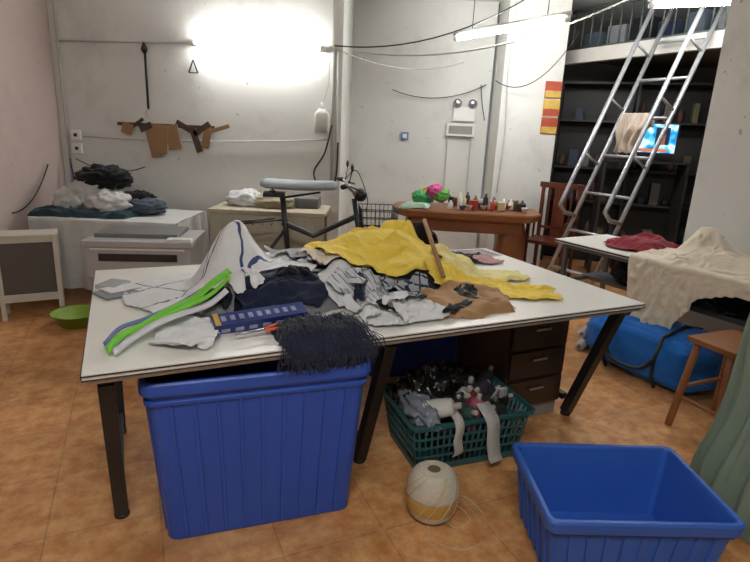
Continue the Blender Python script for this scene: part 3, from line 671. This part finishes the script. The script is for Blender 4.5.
# ------------------------------------------------------------------ wood tea desk
q=B(); mtd=mat("desk_walnut",'80512f',.4,var=.45,scale=5,stretch=(1,6,1))
def deskp(a,n=48):
    t=2*math.pi*a; c,s_=math.cos(t),math.sin(t); x=math.copysign(abs(c)**.45,c)*.75; y=math.copysign(abs(s_)**.5,s_)*.36
    k=1+.06*noise.noise(Vector((c*2,s_*2,4))); return x*k,y*k
TX,TY=.90,5.60
q.at(TX,TY,0,-.08)
rings=[]
for z,k in((.71,.93),(.73,.99),(.775,1.0),(.79,.985)): rings.append([Vector((deskp(i/48)[0]*k,deskp(i/48)[1]*k,z)) for i in range(48)])
q.loft(rings,mtd,True,True)
for sx in(-1,1): q.blob((sx*.48,0,.36),(.14,.22,.40),mtd,sx+3,.12,2,.6,zmin=0.0)
q.box((0,0,.22),(.85,.06,.10),mtd); q.box((0,-.05,.64),(1.1,.40,.12),mtd)
q.done("wooden_tea_table")
q=B().at(TX,TY,.800,-.08)
for i,(c,x) in enumerate((('3f9a58',-.50),('d6bb45',-.42),('c9508a',-.36),('4a9ac0',-.46),('68b050',-.30))):
    q.blob((x+.04,.02+.04*(i%2),.075+.035*(i%3)),(.075,.06,.055),mat("toy_%d"%i,c,.6,var=.4,scale=30),i,.45,5,seg=32,zmin=.001)
q.done("toy_bundle")
q=B().at(TX,TY,.800,-.08)
cols=['c9c9c4','2b2b2e','a33a2e','d8d4c8','6d5a3a','3b4a66','c2b28a','1e1e20']
for i in range(34):
    x=-.16+.78*i/34+uni(-.02,.02);y=uni(-.24,.24);m=mat("desk_item_%d"%(i%8),cols[i%8],.4)
    if i%3==0: hh=uni(.08,.17); q.lathe([(.024,.001),(.026,.01),(.026,hh*.7),(.011,hh*.82),(.011,hh),(.0,hh)],m,12,c=(x,y,0))
    elif i%3==1: hh=uni(.03,.09); q.box((x,y,hh/2+.001),(uni(.05,.12),uni(.04,.08),hh),m,rz=uni(0,3))
    else: q.lathe([(.02,.001),(.034,.04),(.036,.045),(.03,.04),(.01,.01),(0,.01)],m,14,c=(x,y,0))
q.done("tea_set_items")
S4=Surf(Vector((.20,5.38)),Vector((1,-.08)),Vector((.08,1)),.5,.5,.800)
cloth(S4,"patterned_cloth",[(.02,-.0),(.28,.0),(.33,.2),(.1,.25)],.03,fab("cloth_mint",'9bb3a0',.5),41,.04,.02)
# chair
q=B().at(1.90,5.86,0,math.radians(-35)); mch=mat("rosewood",'5a2c1c',.35,var=.3)
q.box((0,0,.44),(.46,.42,.035),mch)
for sx in(-1,1):
    q.box((sx*.2,-.18,.33),(.035,.035,.66),mch); q.box((sx*.2,.18,.52),(.035,.035,1.04),mch); q.box((sx*.2,0,.66),(.03,.40,.03),mch); q.box((sx*.2,0,.12),(.025,.36,.03),mch); q.box((sx*.2,0,.55),(.02,.02,.2),mch)
q.box((0,.18,1.03),(.48,.035,.06),mch); q.box((0,.18,.73),(.14,.02,.56),mch); q.box((0,.18,.56),(.40,.02,.03),mch)
for sx in(-1,1): q.box((sx*.12,.18,.78),(.02,.02,.5),mch)
q.box((0,-.18,.14),(.40,.025,.03),mch)
q.done("rosewood_armchair",bevel=.004)
# ------------------------------------------------------------------ loft
le=Vector((.49,-.87)).normalized(); lc=Vector((.87,.49)).normalized(); L0=Vector((2.0,6.72)); 
q=B().at(L0.x,L0.y,0,math.atan2(le.y,le.x))
mlf=mat("loft_beam_paint",'b5b2ac',.6)
q.box((1.4,.04,2.42),(2.8,.08,.14),mlf)
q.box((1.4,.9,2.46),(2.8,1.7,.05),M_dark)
q.done("loft_floor")
q=B().at(L0.x,L0.y,2.49,math.atan2(le.y,le.x)); mrl=mat("railing_paint",'3f4a48',.5)
q.tube([(0,.03,.01),(2.6,.03,.01)],.014,mrl,8); q.tube([(0,.03,.40),(2.6,.03,.40)],.018,mrl,8)
for i in range(22): q.tube([(.04+i*.12,.03,.01),(.04+i*.12,.03,.40)],.009,mrl,6)
q.done("loft_railing")
q=B().at(L0.x,L0.y,2.49,math.atan2(le.y,le.x))
for i in range(7): q.box((.25+i*.3,.35,.10+.02*(i%3)),(.22,.25,.2+.04*(i%3)),[c_slate,c_grey,c_black,c_navy][i%4],rz=uni(-.3,.3))
q.done("stored_boxes",bevel=.01)
# ladder
q=B(); E=Vector((2.58,5.56,2.5)); c3=Vector((lc.x,lc.y,0)); e3=Vector((le.x,le.y,0)); foot=E-c3*1.2; foot.z=.0
cl=(E-foot); top=foot+cl*1.16; nrm=(-c3*cl.z+Vector((0,0,1))*1.2).normalized()
w_=.50; M_alu=mat("ladder_aluminium",'a6a8ac',.4,metal=.6,var=.06)
for k in (0,1):
    o_=e3*w_*k
    q.tube([foot+o_,top+o_],.020,M_alu,12)
    h0=foot+cl*.33+o_; h1=top+o_; off=nrm*.24
    q.tube([h0,h0+off*.6-cl*.012,h0+off,h0+off+cl*.03,h1+off],.020,M_alu,10)
    for t in (.52,.72,.92): p=foot+cl*t+o_; q.tube([p,p+off],.012,M_alu,8)
for i in range(1,8):
    p=foot+cl*(i/7.2); q.tube([p,p+e3*w_],.014,M_alu,10)
pm=foot+cl*(5/7.2)
q.done("steel_ladder")
q=B()
def lc_(a,b):
    # cloth hung over a rung: short flap behind, long limp flap in front
    L=-.12+.52*b; base=pm+e3*(.04+.30*a*(1-.25*b))
    sg=1 if L>0 else -1; z=.026-max(0,abs(L)-.03)
    out=nrm*(.032*sg*min(1,abs(L)/.03)) if abs(L)<.03 else nrm*(.032*sg)
    gr=min(1,max(0,abs(L)-.03)*6)
    fold=(.028*math.sin(a*15+b*2+2*noise.noise(Vector((a*3,b*3,5))))+.012*math.sin(a*31))*gr
    return base+Vector((0,0,z))+out+nrm*(fold+.02*gr*sg)-c3*.02*gr+e3*.05*noise.noise(Vector((a*2,b*3,1)))*gr
q.grid(lc_,50,60,fab("ladder_cloth",'b8aa9c')); q.done("hanging_cloth",solid=.004)
# shelf + tv
q=B().at(3.0,6.75,0,-.35); msh=mat("shelf_black",'222020',.5)
for x in(-.85,0,.85): q.box((x,0,1.1),(.03,.35,2.2),msh)
for z in(.35,.8,1.2,1.75,2.18): q.box((0,0,z),(1.73,.35,.025),msh)
q.box((0,.17,1.1),(1.7,.01,2.2),msh)
q.done("display_shelf",bevel=.002)
q=B().at(3.0,6.75,0,-.35)
for z in(.364,.814,1.214,1.764):
    for i in range(12):
        x=-.76+i*.138
        if abs(x)<.06 or rnd()<.3: continue
        hh=uni(.08,.26); m=mat("shelf_item_%d"%(i%6),['5b4636','333b50','6a665c','53302f','665e40','33353b'][i%6],.6)
        if i%3: q.box((x,-.02,z+hh/2),(uni(.05,.12),.16,hh),m)
        else: q.lathe([(.03,0),(.035,.02),(.035,hh*.7),(.012,hh*.85),(.012,hh),(0,hh)],m,12,c=(x,-.02,z))
q.done("shelf_clutter")
tvm=bpy.data.materials.new("tv_screen_picture"); tvm.use_nodes=True; n=tvm.node_tree.nodes; l=tvm.node_tree.links; b=n["Principled BSDF"]
tc=n.new("ShaderNodeTexCoord"); vo=n.new("ShaderNodeTexNoise"); vo.inputs["Scale"].default_value=9; vo.inputs["Detail"].default_value=1.5; cr=n.new("ShaderNodeValToRGB")
cr.color_ramp.elements[0].color=lin('0c3c78'); cr.color_ramp.elements[0].position=.3
for pz,cc in ((.42,'1f86c8'),(.52,'58c0e8'),(.6,'d8ecf4'),(.68,'a8c8d8')): 
    ee=cr.color_ramp.elements.new(pz); ee.color=lin(cc)
l.new(tc.outputs["Object"],vo.inputs["Vector"]); l.new(vo.outputs["Fac"],cr.inputs["Fac"]); l.new(cr.outputs["Color"],b.inputs["Emission Color"]); b.inputs["Emission Strength"].default_value=1.6; b.inputs["Base Color"].default_value=(0,0,0,1)
scr2=mat("tv_caption_bar",'c8602c',.5,emit=1.0); scr3=mat("tv_picture_dark",'16263c',.4,emit=1.0)
q=B().at(2.93,6.14,1.57,-.25); q.box((0,0,0),(.56,.035,.34),msh); q.box((0,-.019,.005),(.52,.004,.30),tvm); q.box((-.02,-.0215,-.12),(.40,.002,.03),scr2); q.box((.12,-.0215,.03),(.14,.002,.18),scr3); q.box((.12,-.023,.0),(.06,.002,.12),mat("tv_figure",'8a5648',.5,emit=.8)); q.box((0,.03,-.19),(.05,.03,.08),msh); q.box((0,.03,-.235),(.26,.14,.015),msh)
q.box((0,.13,-.25),(.9,.40,.02),msh)
for x in (-.42,.42): q.box((x,.13,-.905),(.03,.38,1.29),msh)
q.box((-.36,.06,-.13),(.14,.10,.2),mat("set_top_dark",'33363c'))
q.done("television")
# ------------------------------------------------------------------ lamps
def tubemat(nm,s,c=(1,.995,.965,1)):
    m=bpy.data.materials.new(nm); m.use_nodes=True; b=m.node_tree.nodes["Principled BSDF"]; b.inputs["Emission Color"].default_value=c; b.inputs["Emission Strength"].default_value=s; b.inputs["Base Color"].default_value=(.9,.9,.9,1); return m
M_t=tubemat("fluorescent_glow",112); M_t2=tubemat("fluorescent_glow_b",180); M_t3=tubemat("fluorescent_glow_c",280,(1,.99,.96,1))
def lamp(name,p0,p1,back,mt_,zc=None):
    q=B(); p0=Vector(p0);p1=Vector(p1); d=(p1-p0).normalized(); bk=Vector(back)
    q.tube([p0,p1],.016,mt_,12)
    for a,b_ in ((p0,p0-d*.04),(p1,p1+d*.04)): q.tube([a,b_],.018,M_white,10); m_=(a+b_)/2; q.tube([m_,m_+bk],.012,M_white,8)
    q.tube([p0+bk-d*.05,p1+bk+d*.05],.02,M_white,8)
    if zc:
        for t in(.15,.85): p=p0.lerp(p1,t)+bk; q.tube([p,Vector((p.x,p.y,zc))],.004,M_black,5)
    q.done(name)
lamp("fluorescent_lamp",(-1.68,5.12,2.20),(-.58,5.12,2.20),(0,.06,0),M_t)
lamp("fluorescent_lamp.001",(.70,5.72,2.42),(1.48,4.92,2.47),(0,0,.05),M_t2,ZC)
lamp("fluorescent_lamp.002",(2.12,4.75,2.57),(2.75,4.65,2.60),(0,0,.05),M_t2,ZC)
lamp("fluorescent_lamp.003",(-.6,-.2,2.85),(.6,-.2,2.85),(0,0,.05),M_t3,ZC)
# ------------------------------------------------------------------ wall things
q=B(); Y=5.185; mwi=mat("cable_black",'1c1c1e',.5); mww=mat("cable_white",'b8b6b0',.5)
q.tube([(-2.95,Y,2.17),(-1.76,Y,2.20)],.008,mww,6); q.tube([(-.50,Y,2.22),(-.4,Y,2.23)],.008,mww,6)
q.tube([(-2.93,Y,2.9),(-2.93,Y,.6)],.012,mww,6); q.tube(catenary((-2.78,Y,1.35),(-.5,Y,1.42),.03),.006,mww,6)
q.tube([(-.46,Y,2.9),(-.46,Y,1.0)],.014,mww,8); q.tube([(-.42,Y,2.2),(-.42,Y,1.0)],.010,mww,8)
q.done("conduit_pipes")
q=B(); q.tube(smooth_pts([(-.46,Y-.03,1.55),(-.52,Y-.05,1.30),(-.62,Y-.04,1.12),(-.55,Y-.03,.98),(-.42,Y-.03,1.05),(-.40,Y-.03,1.4)]),.008,mwi,6)
q.tube(catenary((-.45,5.1,2.22),(1.3,5.3,2.75),.15),.006,mwi,6); q.tube(catenary((-.45,5.1,2.20),(.9,6.6,2.32),.12),.006,mww,6); q.tube(catenary((.1,6.74,2.0),(1.2,6.74,2.1),.12),.005,mwi,6); q.tube(smooth_pts([(1.14,6.74,2.1),(1.17,6.74,1.9),(1.22,6.74,1.7)]),.005,mwi,6)
q.tube(catenary((1.2,6.2,2.1),(2.0,6.1,2.6),.25),.005,mwi,6)
q.tube(catenary((-.30,5.6,2.25),(2.1,5.0,2.72),.20),.008,mww,6)
q.tube(smooth_pts([(1.35,6.27,2.9),(1.34,6.27,2.2),(1.37,6.27,1.5),(1.35,6.27,.9)]),.006,mww,6)
q.done("electric_cables")
q=B()
for k,z in enumerate((1.0,.9,.8)): q.tube(catenary((-2.88,5.1,1.15-.05*k),(-2.74,4.98,z),.15),.005,[mwi,mat("cable_blue",'3a5f9a'),mww][k],5)
q.tube(catenary((-2.84,5.12,1.15),(-2.2,5.14,1.10),.08),.005,mwi,5); q.tube(catenary((-2.97,4.9,1.1),(-2.94,4.3,.75),.1),.006,mwi,5)
q.done("loose_wires")
q=B(); q.tube([(-2.15,Y-.01,2.15),(-2.15,Y-.01,1.62)],.012,M_black,6); q.lathe([(.02,0),(.03,.03),(.012,.08),(0,.09)],M_black,10,c=(-2.15,Y-.02,2.10)); q.tube([(-2.15,Y-.01,1.64),(-2.17,Y-.03,1.58),(-2.14,Y-.04,1.56)],.006,M_steel,6); q.tube([(-2.15,Y,2.15),(-2.15,Y-.03,2.20)],.006,M_steel,6); q.done("hanging_strap")
q=B(); q.at(.08,0,0)
q.tube([(-1.80,Y-.01,2.06),(-1.76,Y-.02,1.95)],.007,M_black,6);q.tube([(-1.80,Y-.01,2.06),(-1.84,Y-.02,1.95)],.007,M_black,6);q.tube([(-1.84,Y-.02,1.95),(-1.76,Y-.02,1.95)],.005,M_black,6);q.done("wall_hook")
q=B(); mtl=mat("pattern_card_brown",'92714f',.8); mt2=mat("pattern_card_dark",'4a382e',.7)
q.box((-2.0,Y,1.48),(.9,.02,.03),mt2)
for x,w,h,rr,m in ((-2.35,.10,.10,.3,mtl),(-2.18,.12,.06,-.4,mt2),(-2.05,.14,.26,.1,mtl),(-1.93,.12,.22,-.15,mtl),(-1.80,.22,.05,.5,mt2),(-1.66,.18,.05,-.6,mt2),(-1.62,.07,.20,.2,mtl),(-1.5,.2,.035,-.3,mtl),(-2.28,.2,.03,-.6,mt2),(-2.12,.1,.3,-.2,mtl),(-1.72,.06,.24,-.3,mt2)):
    q.box((x,Y-.02-.003*(len(q.v)%5),1.46-h/2+.03),(w,.01,h),m,ry=rr)
q.done("hanging_patterns",bevel=.002)
q=B(); q.at(-.55,Y-.05,1.48); q.loft([rrect(.12,.08,0,.02),rrect(.14,.09,.05,.03),rrect(.14,.09,.16,.03),rrect(.06,.05,.21,.02)],mat("canister_white",'b9b8b2',.4),True,True,True); q.tube([(0,0,.2),(0,0,.27)],.012,M_white,8); q.tube(smooth_pts([(0,0,.26),(.05,0,.40),(.06,0,.6)]),.005,mww,5); q.done("hanging_canister")
q=B()
for z in(1.36,1.24): q.box((-2.84,Y-.01,z),(.09,.03,.09),M_white); q.box((-2.84,Y-.027,z),(.03,.01,.03),mdk)
q.done("power_socket",bevel=.003)
q=B()
q.at(rw0.x,rw0.y,0,math.atan2(dr.y,dr.x)); q.box((.42,-.012,1.39),(.09,.02,.09),M_white); q.box((.56,-.012,1.39),(.09,.02,.09),M_white); q.box((.49,-.012,1.50),(.05,.02,.06),mdk); q.box((.42,-.024,1.39),(.02,.004,.03),mdk); q.box((.56,-.024,1.39),(.02,.004,.03),mdk); q.tube(smooth_pts([(.56,-.03,1.36),(.54,-.03,1.2),(.56,-.03,1.0)]),.005,mwi,6); q.done("power_socket.001",bevel=.003)
Y2=6.77
q=B(); q.at(.25,0,-.24); q.box((.72,Y2,2.0),(.26,.06,.16),M_white)
for s_ in(-1,1): q.lathe([(.05,0),(.055,.02),(.03,.05),(0,.055)],M_steel,16,c=(.72+s_*.09,Y2-.03,2.12),L=Matrix.Rotation(math.pi/2,4,'X'))
q.done("emergency_light",bevel=.004)
q=B(); q.at(.22,0,-.14); q.box((.72,Y2,1.72),(.34,.07,.15),M_white); q.box((.72,Y2-.04,1.72),(.28,.01,.09),mat("panel_grey",'8c8c88')); q.box((.58,Y2,1.3),(.012,.012,.7),mww); q.box((.86,Y2,1.3),(.012,.012,.7),mww); q.done("electric_panel",bevel=.004)
q=B(); q.at(.06,0,-.16); q.box((.22,Y2,1.64),(.09,.01,.09),mat("sticker_blue",'5b7fb0')); q.box((.22,Y2-.006,1.64),(.05,.004,.05),M_white); q.done("wall_sticker")
q=B(); mp1=mat("poster_red",'a8452f',.6,var=.5,scale=14); mp2=mat("poster_yellow",'c3a54c',.6,var=.4,scale=14)
for k,z in enumerate((2.04,1.85,1.66)):
    q.box((1.86,6.29,z),(.18,.006,.175),mp1 if k!=1 else mp2); q.box((1.86,6.285,z-.045),(.17,.004,.07),mp2 if k!=1 else mp1)
q.done("paper_poster")
# ------------------------------------------------------------------ light
w=bpy.data.worlds.new("world"); bpy.context.scene.world=w; w.use_nodes=True; w.node_tree.nodes["Background"].inputs[0].default_value=(.8,.85,1,1); w.node_tree.nodes["Background"].inputs[1].default_value=.3
bpy.context.scene.view_settings.view_transform='Standard'
